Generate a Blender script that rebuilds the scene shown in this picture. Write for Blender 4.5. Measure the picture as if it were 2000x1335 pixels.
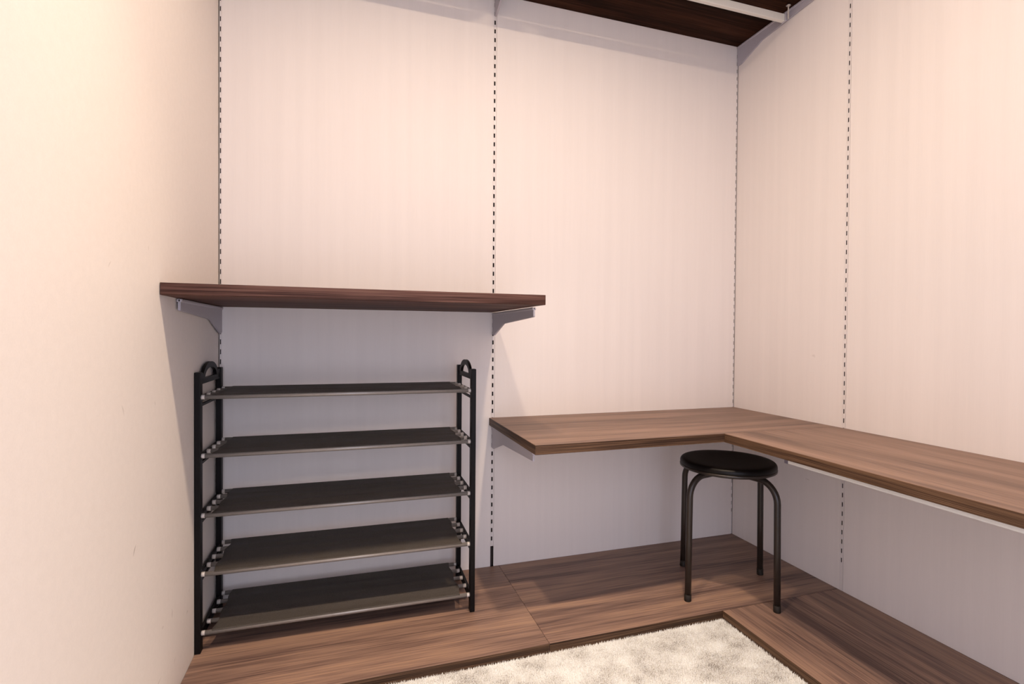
import bpy, bmesh, math, random
import numpy as np
from mathutils import Vector, Matrix

random.seed(4)
for o in list(bpy.data.objects):
    bpy.data.objects.remove(o, do_unlink=True)
scene = bpy.context.scene
C = scene.collection

# ------------------------------------------------------------------ camera
# world axes: x along the back wall (left wall x = 0), back wall y = 0, room on -y, z up,
# z = 0 is the top of the wooden boards lying on the carpet
YAW, PITCH, ROLL = 0.3172, -0.0138, 0.0077
fw = Vector((math.sin(YAW)*math.cos(PITCH), math.cos(YAW)*math.cos(PITCH), math.sin(PITCH)))
rt = Vector((math.cos(YAW), -math.sin(YAW), 0))
up = rt.cross(fw)
r2 = math.cos(ROLL)*rt + math.sin(ROLL)*up
u2 = -math.sin(ROLL)*rt + math.cos(ROLL)*up
cd = bpy.data.cameras.new('camera')
cd.sensor_fit = 'HORIZONTAL'
cd.sensor_width = 36.0
cd.lens = 36.0*1018.727/2000.0
cd.shift_x = -12.657/2000.0
cd.shift_y = -1.302/2000.0
cd.clip_start = 0.02
cam = bpy.data.objects.new('camera', cd)
C.objects.link(cam)
cam.matrix_world = Matrix(((r2.x, u2.x, -fw.x, 0.4189), (r2.y, u2.y, -fw.y, -2.0165),
                           (r2.z, u2.z, -fw.z, 0.9354), (0, 0, 0, 1)))
scene.camera = cam

# ------------------------------------------------------------------ world: even cool light from beyond the open front
world = bpy.data.worlds.new('world')
scene.world = world
world.use_nodes = True
bgn = world.node_tree.nodes['Background']
bgn.inputs['Color'].default_value = (0.77, 0.81, 1.0, 1)
bgn.inputs['Strength'].default_value = 3.7

LAMP_POWER = 11.2      # wide glow of the lens
BEAM_POWER = 72.0     # extra narrow spot per downlight, added for more direct light on the floor
LAMP_COLOR = (1.0, 0.785, 0.575)
BEAM_TILT = 8.0
LAMP_SPREAD = math.radians(176)

vs = scene.view_settings
vs.view_transform = 'Standard'
vs.look = 'None'
vs.exposure = 0.06
vs.gamma = 1.0
vs.use_curve_mapping = False

# ------------------------------------------------------------------ dimensions (metres)
W = 2.152          # room width
H = 2.42           # ceiling
FRONT = -2.75      # open front of the closet
ZC = -0.0267       # carpet level
ZD, TD = 0.600, 0.0299     # desk top, board thickness
DD, DR = 0.541, 0.5023     # desk depths (back run, right run)
XDL = 0.9603               # left end of the desk
DP, PR = 0.559, 0.5147     # platform depths
XSEAM = 1.004
ZS, TS, DS, XSE = 1.021, 0.0292, 0.5912, 0.9693   # lower shelf
ZT, TT, DT = 2.2818, 0.029, 0.45                  # upper shelf
RAILS = {'left': (0.0032, 0.0098), 'centre': (0.9685, 0.9805), 'right': (2.1435, 2.1505)}
RY0, RY1 = -0.5800, -0.5660                       # right wall rail

# ------------------------------------------------------------------ materials
def new_mat(name):
    m = bpy.data.materials.new(name)
    m.use_nodes = True
    nt = m.node_tree
    return m, nt, nt.nodes['Principled BSDF']

def setp(b, **k):
    for a, v in k.items():
        b.inputs[a.replace('_', ' ')].default_value = v

def plain(name, col, rough=0.5, metal=0.0, spec=0.5, noise=0.0, nscale=200, bump=0.0):
    m, nt, b = new_mat(name)
    setp(b, Base_Color=(*col, 1), Roughness=rough, Metallic=metal)
    b.inputs['Specular IOR Level'].default_value = spec
    tc = nt.nodes.new('ShaderNodeTexCoord')
    n = nt.nodes.new('ShaderNodeTexNoise')
    n.inputs['Scale'].default_value = nscale
    n.inputs['Detail'].default_value = 3
    nt.links.new(tc.outputs['Object'], n.inputs['Vector'])
    if noise:
        r = nt.nodes.new('ShaderNodeValToRGB')
        r.color_ramp.elements[0].color = (*[c*(1-noise) for c in col], 1)
        r.color_ramp.elements[1].color = (*[min(1, c*(1+noise)) for c in col], 1)
        r.color_ramp.elements[0].position = 0.3
        r.color_ramp.elements[1].position = 0.7
        nt.links.new(n.outputs['Fac'], r.inputs['Fac'])
        nt.links.new(r.outputs['Color'], b.inputs['Base Color'])
    if bump:
        bp = nt.nodes.new('ShaderNodeBump')
        bp.inputs['Strength'].default_value = bump
        bp.inputs['Distance'].default_value = 0.001
        nt.links.new(n.outputs['Fac'], bp.inputs['Height'])
        nt.links.new(bp.outputs['Normal'], b.inputs['Normal'])
    return m

def wood(name, axis, cols, rough=0.42, across=16.0, fine=0.35, seed=0.0, spec=0.2):
    """walnut: streaks stretched along axis (0 = x, 1 = y)"""
    m, nt, b = new_mat(name)
    L = nt.links.new
    tc = nt.nodes.new('ShaderNodeTexCoord')
    def mapped(along, acr, zz, off):
        mp = nt.nodes.new('ShaderNodeMapping')
        s = [acr, acr, zz]
        s[axis] = along
        mp.inputs['Scale'].default_value = s
        mp.inputs['Location'].default_value = (off, off*1.7, off*0.3)
        L(tc.outputs['Object'], mp.inputs['Vector'])
        return mp
    mp1 = mapped(0.9, across, across, seed)
    n1 = nt.nodes.new('ShaderNodeTexNoise')
    n1.inputs['Scale'].default_value = 1.0
    n1.inputs['Detail'].default_value = 5
    n1.inputs['Roughness'].default_value = 0.62
    n1.inputs['Distortion'].default_value = 0.35
    L(mp1.outputs['Vector'], n1.inputs['Vector'])
    mp2 = mapped(5.0, across*14, across*14, seed+3)
    n2 = nt.nodes.new('ShaderNodeTexNoise')
    n2.inputs['Scale'].default_value = 1.0
    n2.inputs['Detail'].default_value = 3
    L(mp2.outputs['Vector'], n2.inputs['Vector'])
    mx = nt.nodes.new('ShaderNodeMix')
    mx.data_type = 'FLOAT'
    mx.inputs[0].default_value = fine
    L(n1.outputs['Fac'], mx.inputs[2])
    L(n2.outputs['Fac'], mx.inputs[3])
    cr = nt.nodes.new('ShaderNodeValToRGB')
    e = cr.color_ramp.elements
    pos = [0.385, 0.46, 0.53, 0.60] if fine < 0.45 else [0.42, 0.475, 0.52, 0.57]
    e[0].position, e[0].color = pos[0], (*cols[0], 1)
    e[1].position, e[1].color = pos[3], (*cols[3], 1)
    for p, c in ((pos[1], cols[1]), (pos[2], cols[2])):
        q = e.new(p)
        q.color = (*c, 1)
    L(mx.outputs[0], cr.inputs['Fac'])
    L(cr.outputs['Color'], b.inputs['Base Color'])
    bp = nt.nodes.new('ShaderNodeBump')
    bp.inputs['Strength'].default_value = 0.12
    bp.inputs['Distance'].default_value = 0.0006
    L(n2.outputs['Fac'], bp.inputs['Height'])
    L(bp.outputs['Normal'], b.inputs['Normal'])
    setp(b, Roughness=rough)
    b.inputs['Specular IOR Level'].default_value = spec
    return m

def wall_mat(name, col, axis_scales, amp=0.05, scuffs=(), plane=None):
    """pale laminate with a faint vertical grain; optional short scuff marks (a, b, length, width, angle) in the wall plane"""
    m, nt, b = new_mat(name)
    L = nt.links.new
    tc = nt.nodes.new('ShaderNodeTexCoord')
    fac = None
    for sc, det, wgt in axis_scales:
        mp = nt.nodes.new('ShaderNodeMapping')
        mp.inputs['Scale'].default_value = sc
        L(tc.outputs['Object'], mp.inputs['Vector'])
        n = nt.nodes.new('ShaderNodeTexNoise')
        n.inputs['Scale'].default_value = 1
        n.inputs['Detail'].default_value = det
        L(mp.outputs['Vector'], n.inputs['Vector'])
        mul = nt.nodes.new('ShaderNodeMath')
        mul.operation = 'MULTIPLY'
        mul.inputs[1].default_value = wgt
        L(n.outputs['Fac'], mul.inputs[0])
        if fac is None:
            fac = mul
        else:
            ad = nt.nodes.new('ShaderNodeMath')
            ad.operation = 'ADD'
            L(fac.outputs[0], ad.inputs[0])
            L(mul.outputs[0], ad.inputs[1])
            fac = ad
    cr = nt.nodes.new('ShaderNodeValToRGB')
    e = cr.color_ramp.elements
    e[0].position, e[0].color = 0.3, (*[c*(1-amp) for c in col], 1)
    e[1].position, e[1].color = 0.7, (*[min(1, c*(1+amp)) for c in col], 1)
    L(fac.outputs[0], cr.inputs['Fac'])
    out = cr.outputs['Color']
    if scuffs:
        sep = nt.nodes.new('ShaderNodeSeparateXYZ')
        L(tc.outputs['Object'], sep.inputs[0])
        tot = None
        def M(op, a, bb, c=None):
            n = nt.nodes.new('ShaderNodeMath')
            n.operation = op
            for i, v in enumerate((a, bb) if c is None else (a, bb, c)):
                if isinstance(v, (int, float)):
                    n.inputs[i].default_value = v
                else:
                    L(v, n.inputs[i])
            return n.outputs[0]
        for (a0, b0, ln, wd, ang, st) in scuffs:
            da = M('SUBTRACT', sep.outputs[plane[0]], a0)
            db = M('SUBTRACT', sep.outputs[plane[1]], b0)
            ca, sa = math.cos(ang), math.sin(ang)
            u = M('ADD', M('MULTIPLY', da, ca/ln), M('MULTIPLY', db, sa/ln))
            v = M('ADD', M('MULTIPLY', da, -sa/wd), M('MULTIPLY', db, ca/wd))
            # slight bend
            v = M('ADD', v, M('MULTIPLY', M('MULTIPLY', u, u), 0.8))
            d = M('ADD', M('MULTIPLY', u, u), M('MULTIPLY', v, v))
            k = nt.nodes.new('ShaderNodeMapRange')
            k.inputs[1].default_value = 0.0
            k.inputs[2].default_value = 1.0
            k.inputs[3].default_value = st
            k.inputs[4].default_value = 0.0
            L(d, k.inputs[0])
            tot = k.outputs[0] if tot is None else M('MAXIMUM', tot, k.outputs[0])
        mx = nt.nodes.new('ShaderNodeMix')
        mx.data_type = 'RGBA'
        L(tot, mx.inputs[0])
        L(out, mx.inputs[6])
        mx.inputs[7].default_value = (0.22, 0.15, 0.10, 1)
        out = mx.outputs[2]
    L(out, b.inputs['Base Color'])
    bp = nt.nodes.new('ShaderNodeBump')
    bp.inputs['Strength'].default_value = 0.08
    bp.inputs['Distance'].default_value = 0.0004
    L(fac.outputs[0], bp.inputs['Height'])
    L(bp.outputs['Normal'], b.inputs['Normal'])
    setp(b, Roughness=0.6)
    b.inputs['Specular IOR Level'].default_value = 0.3
    return m

WALLC = (0.80, 0.735, 0.695)
grain_back = [((30, 1, 0.7), 5, 0.7), ((420, 1, 14), 2, 0.3)]
grain_side = [((1, 30, 0.7), 5, 0.7), ((1, 420, 14), 2, 0.3)]
M_panel_b = wall_mat('pale_laminate_back', WALLC, grain_back, 0.027)
M_panel_r = wall_mat('pale_laminate_right', WALLC, grain_side, 0.027,
                     scuffs=[(-0.44, 0.86, 0.010, 0.006, 0.3, 0.18), (-0.42, 0.37, 0.012, 0.002, 0.1, 0.3)], plane=(1, 2))
M_left = wall_mat('pale_wallpaper_left', (0.80, 0.735, 0.685), [((3, 60, 60), 4, 0.5), ((1, 300, 300), 2, 0.5)], 0.03,
                  scuffs=[(-0.745, 0.48, 0.014, 0.0022, 0.9, 0.75), (-0.80, 0.78, 0.014, 0.003, -1.1, 0.25),
                          (-0.62, 0.77, 0.007, 0.002, -1.2, 0.3), (-0.50, 0.222, 0.014, 0.002, 1.5, 0.5),
                          (-0.60, 0.11, 0.022, 0.002, 0.2, 0.35), (-0.57, 0.225, 0.006, 0.003, 0.3, 0.3),
                          (-0.37, 0.16, 0.008, 0.004, 0.3, 0.3), (-0.35, 0.21, 0.006, 0.003, 1.3, 0.3),
                          (-0.48, 0.09, 0.012, 0.002, 0.9, 0.3), (-0.66, 1.12, 0.007, 0.002, 1.5, 0.3),
                          (-0.86, 1.06, 0.010, 0.002, 0.8, 0.25)], plane=(1, 2))
M_white = plain('matt_white_paint', (0.80, 0.77, 0.74), 0.8, noise=0.02, nscale=30)
M_dark = plain('dark_channel', (0.030, 0.018, 0.014), 0.7, noise=0.1)
M_rail = plain('rail_enamel', (0.74, 0.68, 0.65), 0.4, spec=0.5, noise=0.02)
M_bracket = plain('bracket_enamel', (0.43, 0.40, 0.44), 0.42, spec=0.5, noise=0.03)
M_capd = plain('dark_end_cap', (0.14, 0.12, 0.15), 0.5, noise=0.05)
M_rod = plain('rod_enamel', (0.66, 0.63, 0.58), 0.35, spec=0.5, noise=0.02)
M_steel = plain('zinc_screw', (0.55, 0.53, 0.50), 0.3, metal=0.9, noise=0.05)
WAL_FLOOR = [(0.092, 0.056, 0.048), (0.185, 0.114, 0.090), (0.268, 0.168, 0.126), (0.345, 0.215, 0.148)]
WAL_DESK = [(0.115, 0.072, 0.056), (0.175, 0.110, 0.084), (0.225, 0.142, 0.108), (0.27, 0.172, 0.132)]
WAL_EDGE = [(0.028, 0.014, 0.008), (0.065, 0.034, 0.019), (0.105, 0.057, 0.031), (0.15, 0.085, 0.048)]
WAL_SHELF = [(0.030, 0.012, 0.009), (0.060, 0.026, 0.019), (0.090, 0.041, 0.030), (0.125, 0.060, 0.043)]
WAL_UPPER_SHADED = [(0.010, 0.0035, 0.0018), (0.020, 0.007, 0.0035), (0.034, 0.012, 0.006), (0.052, 0.020, 0.010)]  # same walnut as below, with the shade on its underside darkened into the colour
M_floor_x = wood('walnut_floor_x', 0, WAL_FLOOR, 0.40, 17, seed=0.4)
M_floor_x2 = wood('walnut_floor_x2', 0, WAL_FLOOR, 0.40, 17, seed=5.4)
M_floor_y = wood('walnut_floor_y', 1, WAL_FLOOR, 0.40, 17, seed=2.2)
M_desk_x = wood('walnut_desk_x', 0, WAL_DESK, 0.45, 15, seed=7.1)
M_desk_y = wood('walnut_desk_y', 1, WAL_DESK, 0.45, 15, seed=9.6)
M_shelf = wood('walnut_shelf', 0, WAL_SHELF, 0.55, 15, seed=1.3, spec=0.06)
M_upper_shaded = wood('walnut_upper_shaded', 0, WAL_UPPER_SHADED, 0.55, 13, seed=4.3, spec=0.04)
M_edge_x = wood('walnut_edge_x', 0, WAL_EDGE, 0.5, 90, fine=0.5, seed=1.0)
M_edge_y = wood('walnut_edge_y', 1, WAL_EDGE, 0.5, 90, fine=0.5, seed=2.0)
M_edge_s = wood('walnut_edge_shelf', 0, [(0.022, 0.009, 0.007), (0.050, 0.022, 0.016), (0.080, 0.037, 0.028), (0.120, 0.062, 0.048)],
                0.5, 90, fine=0.5, seed=3.0, spec=0.12)
M_black = plain('black_plastic', (0.005, 0.004, 0.004), 0.45, spec=0.14, noise=0.1)
M_tube = plain('grey_tube', (0.26, 0.235, 0.215), 0.34, metal=0.3, noise=0.05)
M_cap = plain('pale_tube_end', (0.50, 0.46, 0.43), 0.45, noise=0.03)
M_fabric = plain('dark_nonwoven_fabric', (0.14, 0.122, 0.108), 0.50, spec=0.40, noise=0.25, nscale=420, bump=0.5)
M_seat = plain('black_vinyl', (0.004, 0.003, 0.003), 0.40, spec=0.16, noise=0.1, nscale=300)
M_leg = plain('dark_enamel_tube', (0.022, 0.016, 0.013), 0.33, spec=0.4, noise=0.05)
M_foot = plain('rubber_foot', (0.018, 0.014, 0.011), 0.6, spec=0.2, noise=0.1)

def carpet_mat():
    m, nt, b = new_mat('cream_grey_carpet')
    L = nt.links.new
    tc = nt.nodes.new('ShaderNodeTexCoord')
    n1 = nt.nodes.new('ShaderNodeTexNoise')
    n1.inputs['Scale'].default_value = 13
    n1.inputs['Detail'].default_value = 4
    n1.inputs['Roughness'].default_value = 0.6
    n2 = nt.nodes.new('ShaderNodeTexNoise')
    n2.inputs['Scale'].default_value = 330
    n2.inputs['Detail'].default_value = 2
    for n in (n1, n2):
        L(tc.outputs['Object'], n.inputs['Vector'])
    mx = nt.nodes.new('ShaderNodeMix')
    mx.data_type = 'FLOAT'
    mx.inputs[0].default_value = 0.55
    L(n1.outputs['Fac'], mx.inputs[2])
    L(n2.outputs['Fac'], mx.inputs[3])
    cr = nt.nodes.new('ShaderNodeValToRGB')
    e = cr.color_ramp.elements
    e[0].position, e[0].color = 0.36, (0.22, 0.20, 0.19, 1)
    e[1].position, e[1].color = 0.58, (0.84, 0.86, 0.87, 1)
    q = e.new(0.45)
    q.color = (0.60, 0.59, 0.58, 1)
    L(mx.outputs[0], cr.inputs['Fac'])
    L(cr.outputs['Color'], b.inputs['Base Color'])
    setp(b, Roughness=0.9)
    b.inputs['Specular IOR Level'].default_value = 0.1
    return m
M_carpet = carpet_mat()

def lens_mat():
    m, nt, b = new_mat('downlight_lens')
    setp(b, Base_Color=(0.9, 0.9, 0.88, 1), Roughness=0.4)
    b.inputs['Emission Color'].default_value = (*LAMP_COLOR, 1)
    b.inputs['Emission Strength'].default_value = 3.0
    return m
M_lens = lens_mat()

# ------------------------------------------------------------------ mesh helpers
def add_box(bm, x0, x1, y0, y1, z0, z1, mi=0):
    vs_ = [bm.verts.new(p) for p in ((x0, y0, z0), (x1, y0, z0), (x1, y1, z0), (x0, y1, z0),
                                     (x0, y0, z1), (x1, y0, z1), (x1, y1, z1), (x0, y1, z1))]
    fs = []
    for f in ((0, 3, 2, 1), (4, 5, 6, 7), (0, 1, 5, 4), (1, 2, 6, 5), (2, 3, 7, 6), (3, 0, 4, 7)):
        fc = bm.faces.new([vs_[i] for i in f])
        fc.material_index = mi
        fs.append(fc)
    return fs

def box_bm(x0, x1, y0, y1, z0, z1, bevel=0.0, seg=2):
    bm = bmesh.new()
    add_box(bm, x0, x1, y0, y1, z0, z1)
    if bevel:
        bmesh.ops.bevel(bm, geom=bm.edges[:], offset=bevel, segments=seg, affect='EDGES', profile=0.5)
    return bm

def add_prism(bm, poly, axis, a0, a1):
    """extrude a polygon given in the two other axes along axis"""
    def P(u, v, a):
        if axis == 'x':
            return (a, u, v)
        if axis == 'y':
            return (u, a, v)
        return (u, v, a)
    va = [bm.verts.new(P(u, v, a0)) for u, v in poly]
    vb = [bm.verts.new(P(u, v, a1)) for u, v in poly]
    n = len(poly)
    bm.faces.new(va)
    bm.faces.new(vb[::-1])
    for i in range(n):
        j = (i+1) % n
        bm.faces.new((va[i], vb[i], vb[j], va[j]))

def add_tube(bm, pts, rad, seg=14, mi=0, cap=True):
    """round tube swept along pts; rad is a number or one per point"""
    pts = [Vector(p) for p in pts]
    rads = rad if isinstance(rad, (list, tuple)) else [rad]*len(pts)
    t0 = (pts[1]-pts[0]).normalized()
    ref = Vector((0, 0, 1)) if abs(t0.z) < 0.9 else Vector((1, 0, 0))
    nrm = t0.cross(ref).normalized()
    rings = []
    for i, p in enumerate(pts):
        if i == 0:
            t = (pts[1]-pts[0]).normalized()
        elif i == len(pts)-1:
            t = (pts[-1]-pts[-2]).normalized()
        else:
            t = ((pts[i+1]-p).normalized()+(p-pts[i-1]).normalized()).normalized()
        nrm = (nrm - t*nrm.dot(t)).normalized()
        bn = t.cross(nrm)
        rings.append([bm.verts.new(p+rads[i]*(math.cos(2*math.pi*k/seg)*nrm+math.sin(2*math.pi*k/seg)*bn)) for k in range(seg)])
    for a, b in zip(rings, rings[1:]):
        for k in range(seg):
            f = bm.faces.new((a[k], a[(k+1) % seg], b[(k+1) % seg], b[k]))
            f.material_index = mi
            f.smooth = True
    if cap:
        bm.faces.new(rings[0][::-1]).material_index = mi
        bm.faces.new(rings[-1]).material_index = mi

def add_lathe(bm, prof, seg=48, mi=0):
    """profile of (r, z) turned about z; r = 0 closes"""
    rings = []
    for r, z in prof:
        if r < 1e-6:
            rings.append([bm.verts.new((0, 0, z))])
        else:
            rings.append([bm.verts.new((r*math.cos(2*math.pi*k/seg), r*math.sin(2*math.pi*k/seg), z)) for k in range(seg)])
    for a, b in zip(rings, rings[1:]):
        for k in range(seg):
            j = (k+1) % seg
            if len(a) == 1 and len(b) == 1:
                continue
            if len(a) == 1:
                f = bm.faces.new((a[0], b[k], b[j]))
            elif len(b) == 1:
                f = bm.faces.new((a[k], b[0], a[j]))
            else:
                f = bm.faces.new((a[k], b[k], b[j], a[j]))
            f.smooth = True
            f.material_index = mi

def obj(name, bm, mats, parent=None, loc=(0, 0, 0)):
    bmesh.ops.recalc_face_normals(bm, faces=bm.faces[:])
    me = bpy.data.meshes.new(name)
    bm.to_mesh(me)
    bm.free()
    for m in (mats if isinstance(mats, (list, tuple)) else [mats]):
        me.materials.append(m)
    o = bpy.data.objects.new(name, me)
    C.objects.link(o)
    o.location = loc
    o.parent = parent
    return o

def empty(name, loc=(0, 0, 0), rz=0.0):
    o = bpy.data.objects.new(name, None)
    C.objects.link(o)
    o.location = loc
    o.rotation_euler = (0, 0, rz)
    return o

def tag(o, label, cat, group=None):
    o['label'] = label
    o['category'] = cat
    if group:
        o['group'] = group
    return o

def struct(o, label=None):
    o['kind'] = 'structure'
    if label:
        o['label'] = label
    return o

# ------------------------------------------------------------------ the room
PT = 0.014    # panel thickness
struct(obj('floor', box_bm(-0.15, W+0.15, FRONT-0.6, 0.10, ZC-0.10, ZC-0.006), M_carpet), 'cream and grey mottled carpet floor')
struct(obj('ceiling', box_bm(-0.15, W+0.15, FRONT, 0.10, H, H+0.08), M_white), 'white ceiling with recessed downlights')
struct(obj('wall_left', box_bm(-0.10, 0.0, FRONT, 0.0995, ZC-0.005, H-0.0005), M_left), 'plain cream wall on the left with a few scuffs')
bm = bmesh.new()   # unseen front wall, added so cool fill enters only through its low doorway
DX0, DX1, DZ = 0.06, 1.30, 1.92
pts = [(0.0, ZC-0.005), (DX0, ZC-0.005), (DX0, DZ), (DX1, DZ), (DX1, ZC-0.005), (W+0.0165, ZC-0.005), (W+0.0165, H-0.0005), (0.0, H-0.0005)]
add_prism(bm, pts, 'y', FRONT, FRONT+0.08)
struct(obj('wall_front', bm, M_white), 'unseen white front wall added to shape the fill light, with an open doorway')
wb = struct(obj('wall_back', box_bm(0.0002, W-0.0002, 0.0165, 0.099, ZC-0.004, H-0.0005), M_dark), 'back wall clad in tall pale wood-grain panels')
wr = struct(obj('wall_right', box_bm(W+0.0165, W+0.10, FRONT, 0.0995, ZC-0.004, H-0.0005), M_dark), 'right wall clad in tall pale wood-grain panels')
for x0, x1 in ((RAILS['left'][1], RAILS['centre'][0]), (RAILS['centre'][1]+0.0008, RAILS['right'][0])):
    obj('panel', box_bm(x0, x1, 0.0, PT, -0.0005, H-0.001, 0.0006, 1), M_panel_b, wb)
for y0, y1 in ((RY1+0.0006, -0.0002), (-1.66, RY0-0.0006), (FRONT, -1.674)):
    obj('panel', box_bm(W, W+PT, y0, y1, -0.0005, H-0.001, 0.0006, 1), M_panel_r, wr)

# ------------------------------------------------------------------ slotted rails
PITCH_S, SLOT_H, SLOT_TOP = 0.0343, 0.0168, 2.1705+2*0.0343
def rail(name, label, w, slot0, slot1, loc, rz, zbot=0.082):
    """face in local x 0..w, front at y = 0; open slots between slot0 and slot1 with a dark channel behind"""
    bm = bmesh.new()
    th = 0.0015
    add_box(bm, 0, slot0, 0, th, zbot, H-0.002)
    add_box(bm, slot1, w, 0, th, zbot, H-0.002)
    zc, prev = SLOT_TOP, H-0.002
    while True:
        s1, s0 = zc+SLOT_H/2, zc-SLOT_H/2
        if s0 < 0.088:
            break
        add_box(bm, slot0, slot1, 0, th, s1, prev)
        prev = s0
        zc -= PITCH_S
    add_box(bm, slot0, slot1, 0, th, zbot, prev)
    root = obj(name, bm, M_rail, None, loc)
    root.rotation_euler = (0, 0, rz)
    bm = bmesh.new()
    add_box(bm, 0.0003, w-0.0003, 0.011, 0.0125, 0.0, H-0.002)
    for a, b_ in ((0.0003, 0.0009), (w-0.0009, w-0.0003)):
        add_box(bm, a, b_, th, 0.011, 0.0, H-0.002)
    obj('channel', bm, M_dark, root)
    tag(root, label, 'rail', 'slotted shelf rails')
    return root
w_ = RAILS['left'][1]-RAILS['left'][0]
rail('slotted_rail', 'slotted metal rail in the corner of the plain left wall above the shoe rack', w_, 0.0012, 0.0045, (RAILS['left'][0], 0.0004, 0), 0)
w_ = RAILS['centre'][1]-RAILS['centre'][0]
rail('slotted_rail', 'slotted metal rail between the two back wall panels at the shelf end', w_, 0.0016, 0.0078, (RAILS['centre'][0], -0.0004, 0), 0)
w_ = RAILS['right'][1]-RAILS['right'][0]
rail('slotted_rail', 'slotted metal rail in the far corner behind the stool', w_, 0.0022, 0.0052, (RAILS['right'][0], 0.0006, 0), 0, 0.0)
rail('slotted_rail', 'slotted metal rail set between the panels of the right wall', RY1-RY0, 0.0052, 0.0098, (W-0.0004, RY1, 0), -math.pi/2, 0.0)

# ------------------------------------------------------------------ boards
def board(name, x0, x1, y0, y1, z0, z1, mat, bands, label, cat, group=None, bandmat=None):
    """laminated board with its own edge bands; bands: list of sides '-y', '-x', '+x'"""
    bm = box_bm(0, x1-x0, 0, y1-y0, 0, z1-z0, 0.0006, 1)
    o = obj(name, bm, mat, None, (x0, y0, z0))
    t = 0.0009
    for s in bands:
        if s == '-y':
            b = box_bm(0.0002, x1-x0-0.0002, -t, 0.0006, 0.0005, z1-z0-0.0007, 0.0003, 1)
            m = bandmat or M_edge_x
        elif s == '-x':
            b = box_bm(-t, 0.0006, 0.0002, y1-y0-0.0002, 0.0005, z1-z0-0.0007, 0.0003, 1)
            m = M_edge_y
        else:
            b = box_bm(x1-x0-0.0006, x1-x0+t, 0.0002, y1-y0-0.0002, 0.0005, z1-z0-0.0007, 0.0003, 1)
            m = M_edge_y
        e = obj('edge_band', b, m, o)
    return tag(o, label, cat, group)

E_ = 0.0005
board('floor_board', 0.0008, XSEAM-E_, -DP, -0.0005, ZC-0.0055, 0, M_floor_x, ['-y'],
      'walnut board lying on the carpet under the shoe rack', 'floor board', 'walnut boards laid on the floor')
board('floor_board', XSEAM+E_, W-0.001, -DP, -0.0005, ZC-0.0055, 0, M_floor_x2, ['-y'],
      'walnut board on the floor along the back wall under the stool', 'floor board', 'walnut boards laid on the floor')
board('floor_board', W-PR, W-0.001, FRONT+0.082, -DP-0.0017, ZC-0.0055, 0, M_floor_y, ['-x'],
      'walnut board on the floor along the right wall beside the carpet', 'floor board', 'walnut boards laid on the floor')
board('desk_top', XDL, W-0.001, -DD, -0.001, ZD-TD, ZD, M_desk_x, ['-y', '-x'],
      'walnut desk board along the back wall with a free left end', 'desk board', 'walnut desk boards')
board('desk_top', W-DR, W-0.001, FRONT+0.5, -DD-0.0015, ZD-TD, ZD, M_desk_y, ['-x'],
      'walnut desk board running forward along the right wall', 'desk board', 'walnut desk boards')
board('wall_shelf', 0.0015, XSE, -DS, -0.001, ZS, ZS+TS, M_shelf, ['-y'],
      'dark walnut wall shelf above the black shoe rack', 'shelf', bandmat=M_edge_s)
board('upper_shelf', 0.0015, W-0.0015, -DT, -0.001, ZT, ZT+TT, M_upper_shaded, ['-y'],
      'walnut shelf, shade painted into its colour, high up at the top of the picture', 'shelf', bandmat=M_edge_s)

# ------------------------------------------------------------------ brackets
def bracket(label, x, ztop, reach, cat='bracket', th=0.006, fl=0.013, y_wall=-0.0015):
    """steel shelf bracket: plate with a deep root and a slim arm, folded flange along the top"""
    bm = bmesh.new()
    arm = 0.031
    poly = [(y_wall, 0.0), (-reach, 0.0), (-reach, -arm+0.002), (-reach+0.004, -arm), (-0.155, -0.045),
            (-0.035, -0.086), (-0.025, -0.090), (-0.012, -0.090), (y_wall, -0.086)]
    add_prism(bm, poly, 'x', -th/2, th/2)
    bmesh.ops.bevel(bm, geom=bm.edges[:], offset=0.0012, segments=2, affect='EDGES')
    root = empty('shelf_bracket', (x, 0, ztop-0.0012))
    obj('plate', bm, M_bracket, root)
    bm = box_bm(-fl/2, fl/2, -reach, y_wall, -0.009, 0.0, 0.0025, 2)
    obj('flange', bm, M_bracket, root)
    return tag(root, label, cat, 'grey steel shelf brackets')
CX = RAILS['centre'][0]+0.0048
LX = 0.0085
RX = RAILS['right'][0]+0.0035
bracket('grey steel bracket under the left end of the walnut wall shelf', LX, ZS, 0.472)
bracket('grey steel bracket under the right end of the walnut wall shelf', CX, ZS, 0.484)
bracket('grey steel bracket under the free left end of the desk', CX, ZD-TD, 0.49)
bracket('grey steel bracket under the high shaded shelf at the centre rail', CX, ZT, 0.43)
bracket('grey steel bracket under the high shaded shelf in the right corner', RX, ZT, 0.43)

# stiffening bar under the front of the right desk
bm = bmesh.new()
ZB = ZD-TD
yb0, yb1 = FRONT+0.52, -0.800
add_box(bm, 0, 0.0016, yb0, yb1, -0.0130, 0)
add_box(bm, 0.0016, 0.028, yb0, yb1, -0.0130, -0.0114)
add_box(bm, 0.0264, 0.028, yb0, yb1, -0.0114, 0)
bar = obj('stiffening_bar', bm, M_rod, None, (W-DR+0.014, 0, ZB))
obj('end_cap', box_bm(-0.0005, 0.0285, yb1, yb1+0.014, -0.0142, 0, 0.0008, 1), M_capd, bar)
tag(bar, 'pale metal bar fixed under the front of the right desk', 'bar')

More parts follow.
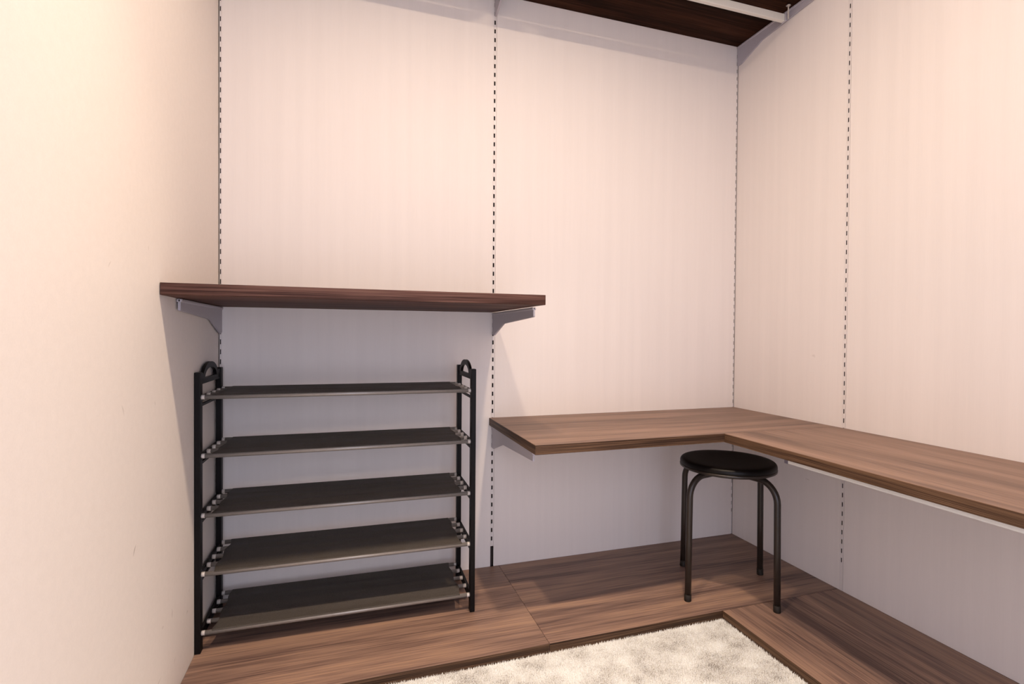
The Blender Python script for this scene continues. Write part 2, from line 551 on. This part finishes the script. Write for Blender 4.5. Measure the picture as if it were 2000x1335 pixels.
# ------------------------------------------------------------------ hanging rods under the upper shelf
def hanging_rod(label, x0, x1):
    yc, zc, hh, hd = -0.303, 2.2365, 0.0145, 0.0085
    root = obj('hanging_rod', box_bm(0, x1-x0, -hd, hd, -hh, hh, 0.002, 2), M_rod, None, (x0, yc, zc))
    for xe in (0.0, x1-x0):
        s = -1 if xe == 0 else 1
        obj('end_clip', box_bm(min(xe, xe+s*0.006), max(xe, xe+s*0.006), -0.011, 0.011, -hh-0.001, hh+0.003, 0.0008, 1), M_bracket, root)
        bm = bmesh.new()
        add_lathe(bm, [(0, -hh), (0.0026, -hh), (0.0026, hh+0.022), (0.0085, hh+0.0225), (0.0095, hh+0.0245), (0.007, hh+0.0275), (0, hh+0.028)], 16)
        obj('screw', bm, M_steel, root, (xe+s*0.002, -0.024, 0))
    return tag(root, label, 'rod', 'flat hanging rods under the high shelf')
hanging_rod('flat white hanging rod under the high shelf ending at the right corner bracket', CX+0.042, RX-0.034)
hanging_rod('flat white hanging rod left of the centre bracket, casting a band of shadow', 0.03, CX-0.042)

# ------------------------------------------------------------------ shoe rack
RW, RD, PA, PB = 0.8127, 0.2451, 0.0081, 0.0125
TIERS = [0.0548, 0.2273, 0.3992, 0.5738, 0.7454]
RTOP = 0.8174
rack = empty('shoe_rack', (0.4170, -0.1755, 0.0), -0.0142)
tag(rack, 'black five-tier shoe rack standing under the walnut wall shelf', 'shoe rack')
def rack_frame(sx):
    xc = sx*RW/2
    bm = bmesh.new()
    yi = RD/2-PB           # inner faces of the posts
    t = 0.0045
    add_box(bm, -t, t, -yi-0.001, yi+0.001, RTOP-0.036, RTOP-0.020)
    # arch
    n = 22
    ro_y, ri_y = yi*0.80, yi*0.80-0.020
    ro_z, ri_z = 0.048, 0.031
    zb = RTOP-0.022
    def ring(ry, rz, x):
        return [bm.verts.new((x, ry*math.cos(math.pi*k/n), zb+rz*math.sin(math.pi*k/n))) for k in range(n+1)]
    o0, o1, i0, i1 = ring(ro_y, ro_z, -t), ring(ro_y, ro_z, t), ring(ri_y, ri_z, -t), ring(ri_y, ri_z, t)
    for k in range(n):
        bm.faces.new((o0[k], o1[k], o1[k+1], o0[k+1]))
        bm.faces.new((i0[k], i0[k+1], i1[k+1], i1[k]))
        bm.faces.new((o0[k], o0[k+1], i0[k+1], i0[k]))
        bm.faces.new((o1[k], i1[k], i1[k+1], o1[k+1]))
    for s in (-1, 1):   # shoulders joining the arch to the posts
        poly = [(s*(yi+0.001), zb-0.010), (s*(yi+0.001), RTOP-0.004), (s*(yi-0.022), RTOP-0.004), (s*(ro_y-0.016), zb-0.010)]
        add_prism(bm, poly, 'x', -t, t)
    fr = obj('side_frame', bm, M_black, rack, (xc, 0, 0))
    for z in TIERS:
        obj('crossbar', box_bm(-t, t, -yi-0.001, yi+0.001, -0.014, 0.001, 0.001, 1), M_black, fr, (0, 0, z))
        obj('crossbar', box_bm(-t*0.8, t*0.8, -yi-0.001, yi+0.001, -0.004, 0.004, 0.001, 1), M_black, fr, (0, 0, z-0.026))
    for sy in (-1, 1):
        obj('post', box_bm(-PA, PA, -PB, PB, 0.0, RTOP, 0.0018, 2), M_black, fr, (0, sy*RD/2, 0))
    return fr
rack_frame(-1)
rack_frame(1)

TR = 0.0068
TY = [-RD/2, -RD/2+0.066, -RD/2+0.127, -RD/2+0.186, RD/2]
xe = RW/2-PA
def tube_mesh():
    bm = bmesh.new()
    add_tube(bm, [(-xe+0.008, 0, 0), (xe-0.008, 0, 0)], TR, 14, 0)
    for s in (-1, 1):
        add_tube(bm, [(s*(xe+0.0015), 0, 0), (s*(xe-0.009), 0, 0)], TR*1.03, 14, 1)
    bmesh.ops.recalc_face_normals(bm, faces=bm.faces[:])
    me = bpy.data.meshes.new('tube')
    bm.to_mesh(me)
    bm.free()
    me.materials.append(M_tube)
    me.materials.append(M_cap)
    return me
TUBE = tube_mesh()
for ti, z in enumerate(TIERS):
    rng = random.Random(20+ti)
    # cloth profile across the depth: over the five tubes, sagging between them, tucked round the front and back tube
    nx, pts = 40, []
    pf = []
    for k in range(5):
        a = math.radians(134-k*11)
        pf.append((TY[0]+(TR+0.0012)*math.cos(a), (TR+0.0012)*math.sin(a), 0))
    for (a, b) in zip(TY, TY[1:]):
        for k in range(1, 9):
            f = k/8
            sag = 4*f*(1-f)
            pf.append((a+(b-a)*f, TR+0.0012, sag))
    for k in range(1, 6):
        a = math.radians(90-k*31)
        pf.append((TY[-1]+(TR+0.0012)*math.cos(a), (TR+0.0012)*math.sin(a), 0))
    xs = np.linspace(-xe+0.030, xe-0.030, nx)
    ph = [rng.uniform(0, 6.28) for _ in range(6)]
    bm = bmesh.new()
    grid = []
    for i, x in enumerate(xs):
        row = []
        u = i/(nx-1)
        mid = math.sin(math.pi*u)
        for j, (y, zz, sag) in enumerate(pf):
            wv = 0.0012*math.sin(5*u+ph[0]+y*40)+0.0008*math.sin(11*u+ph[1]-y*70)
            dz = -sag*(0.0016+0.0042*mid*(0.6+0.4*math.sin(2.3*u+ph[2]+y*9))) + sag*wv
            row.append(bm.verts.new((x+0.003*math.sin(y*60+ph[3])*(1 if i in (0, nx-1) else 0), y, zz+dz)))
        grid.append(row)
    for i in range(nx-1):
        for j in range(len(pf)-1):
            bm.faces.new((grid[i][j], grid[i+1][j], grid[i+1][j+1], grid[i][j+1])).smooth = True
    geo = bmesh.ops.solidify(bm, geom=bm.faces[:], thickness=0.0007)
    sh = obj('fabric_shelf', bm, M_fabric, rack, (0, 0, z))
    for y in TY:
        t = bpy.data.objects.new('tube', TUBE)
        C.objects.link(t)
        t.parent = sh
        t.location = (0, y, 0)

# ------------------------------------------------------------------ stool
stool = empty('stool', (1.7625, -0.424, 0.0), math.radians(12.5))
tag(stool, 'round black stool with four bent dark tube legs under the desk corner', 'stool')
ZSEAT = 0.480
R = 0.168
bm = bmesh.new()
prof = [(0, ZSEAT-0.030), (R-0.012, ZSEAT-0.030)]
prof += [(R-0.010+0.010*math.cos(a), ZSEAT-0.0165+0.0135*math.sin(a)) for a in np.linspace(-math.pi/2, math.pi*0.42, 10)]
prof += [(R-0.022, ZSEAT-0.0025), (R-0.05, ZSEAT-0.0040), (0.06, ZSEAT-0.006), (0, ZSEAT-0.0065)]
add_lathe(bm, prof, 72)
seat = obj('seat', bm, M_seat, stool)
bm = bmesh.new()
rim = [(R-0.020, ZSEAT-0.0335), (R-0.004, ZSEAT-0.0335), (R+0.0005, ZSEAT-0.031), (R+0.001, ZSEAT-0.025), (R-0.001, ZSEAT-0.0225), (R-0.02, ZSEAT-0.0225), (R-0.020, ZSEAT-0.0335)]
add_lathe(bm, rim, 72)
obj('seat_rim', bm, M_leg, seat)
for k in range(4):
    a = k*math.pi/2
    d = Vector((math.cos(a), math.sin(a), 0))
    zt = ZSEAT-0.0455
    pts = [d*0.02+Vector((0, 0, zt)), d*0.10+Vector((0, 0, zt)), d*0.130+Vector((0, 0, zt))]
    rb = 0.070
    for s in range(1, 10):
        th = math.radians(s*9.9)
        pts.append(d*(0.130+rb*math.sin(th))+Vector((0, 0, zt-rb*(1-math.cos(th)))))
    pts.append(d*0.2020+Vector((0, 0, 0.20)))
    pts.append(d*0.2040+Vector((0, 0, 0.012)))
    bm = bmesh.new()
    add_tube(bm, pts, 0.0112, 16)
    leg = obj('leg', bm, M_leg, stool)
    bm = bmesh.new()
    add_tube(bm, [d*0.2037+Vector((0, 0, 0.024)), d*0.2042+Vector((0, 0, 0.002)), d*0.2042+Vector((0, 0, 0.0))], [0.0120, 0.0123, 0.0115], 16)
    obj('foot_cap', bm, M_foot, leg)

# ------------------------------------------------------------------ carpet pile: short tufts where the carpet shows
def carpet_pile():
    rg = np.random.default_rng(3)
    x0, x1, y0, y1 = 0.45, W-PR-0.001, -1.32, -DP-0.001
    step = 0.0026
    gx, gy = np.meshgrid(np.arange(x0, x1, step), np.arange(y0, y1, step))
    n = gx.size
    bx = (gx.ravel()+rg.uniform(-1, 1, n)*step*0.6).clip(x0, x1-0.001)
    by = (gy.ravel()+rg.uniform(-1, 1, n)*step*0.6).clip(y0, y1-0.001)
    ang = rg.uniform(0, 2*np.pi, n)
    hgt = rg.uniform(0.0055, 0.0115, n)
    wd = rg.uniform(0.0010, 0.0020, n)
    lean = rg.normal(0, 0.0020, (n, 2))
    zb = np.full(n, ZC-0.0062)
    V = np.zeros((n, 4, 3))
    for k in range(3):
        a = ang+k*2*np.pi/3
        V[:, k, 0] = bx+wd*np.cos(a)
        V[:, k, 1] = by+wd*np.sin(a)
        V[:, k, 2] = zb
    V[:, 3, 0] = (bx+lean[:, 0]).clip(x0, x1-0.0005)
    V[:, 3, 1] = (by+lean[:, 1]).clip(y0, y1-0.0005)
    V[:, 3, 2] = zb+hgt
    # blunt top: widen by using a second triangle ring would cost more; three sides per tuft
    idx = np.arange(n)[:, None]*4
    F = np.concatenate([idx+np.array([[0, 1, 3]]), idx+np.array([[1, 2, 3]]), idx+np.array([[2, 0, 3]])], 0)
    me = bpy.data.meshes.new('carpet_pile')
    me.vertices.add(n*4)
    me.vertices.foreach_set('co', V.ravel())
    me.loops.add(F.size)
    me.loops.foreach_set('vertex_index', F.ravel().astype(np.int32))
    me.polygons.add(len(F))
    me.polygons.foreach_set('loop_start', np.arange(0, F.size, 3, dtype=np.int32))
    me.update(calc_edges=True)
    me.materials.append(M_carpet)
    o = bpy.data.objects.new('carpet_pile', me)
    C.objects.link(o)
    o['kind'] = 'stuff'
    return tag(o, 'short cream and grey carpet pile between the floor boards', 'carpet')
carpet_pile()

# ------------------------------------------------------------------ ceiling downlights
def downlight(x, y, label, f=1.0):
    root = empty('downlight', (x, y, H))
    bm = bmesh.new()
    add_lathe(bm, [(0.046, -0.0005), (0.062, -0.0005), (0.062, -0.003), (0.058, -0.0045), (0.047, -0.0045), (0.046, -0.0005)], 40)
    obj('trim_ring', bm, M_white, root)
    bm = bmesh.new()
    add_lathe(bm, [(0, -0.0008), (0.0455, -0.0008), (0.0455, -0.0022), (0, -0.0026)], 40)
    obj('lens', bm, M_lens, root)
    ld = bpy.data.lights.new('downlight_lamp', 'AREA')
    ld.shape = 'DISK'
    ld.size = 0.085
    ld.spread = LAMP_SPREAD
    ld.energy = LAMP_POWER*f
    ld.color = LAMP_COLOR
    lo = bpy.data.objects.new('lamp', ld)
    C.objects.link(lo)
    lo.parent = root
    lo.location = (0, 0, -0.007)
    sd = bpy.data.lights.new('downlight_added_beam', 'SPOT')
    sd.energy = BEAM_POWER*f
    sd.color = LAMP_COLOR
    sd.spot_size = math.radians(78)
    sd.spot_blend = 1.0
    sd.shadow_soft_size = 0.04
    so = bpy.data.objects.new('beam', sd)
    C.objects.link(so)
    so.parent = root
    so.location = (0, 0, -0.012)
    so.rotation_euler = (math.radians(BEAM_TILT), 0, 0)   # added spot tipped a little to brighten the back wall
    return tag(root, label, 'downlight', 'round recessed ceiling downlights')
downlight(0.53, -1.18, 'round recessed ceiling downlight nearer the plain left wall', 0.88)
downlight(1.14, -1.18, 'round recessed ceiling downlight nearer the room centre', 1.08)
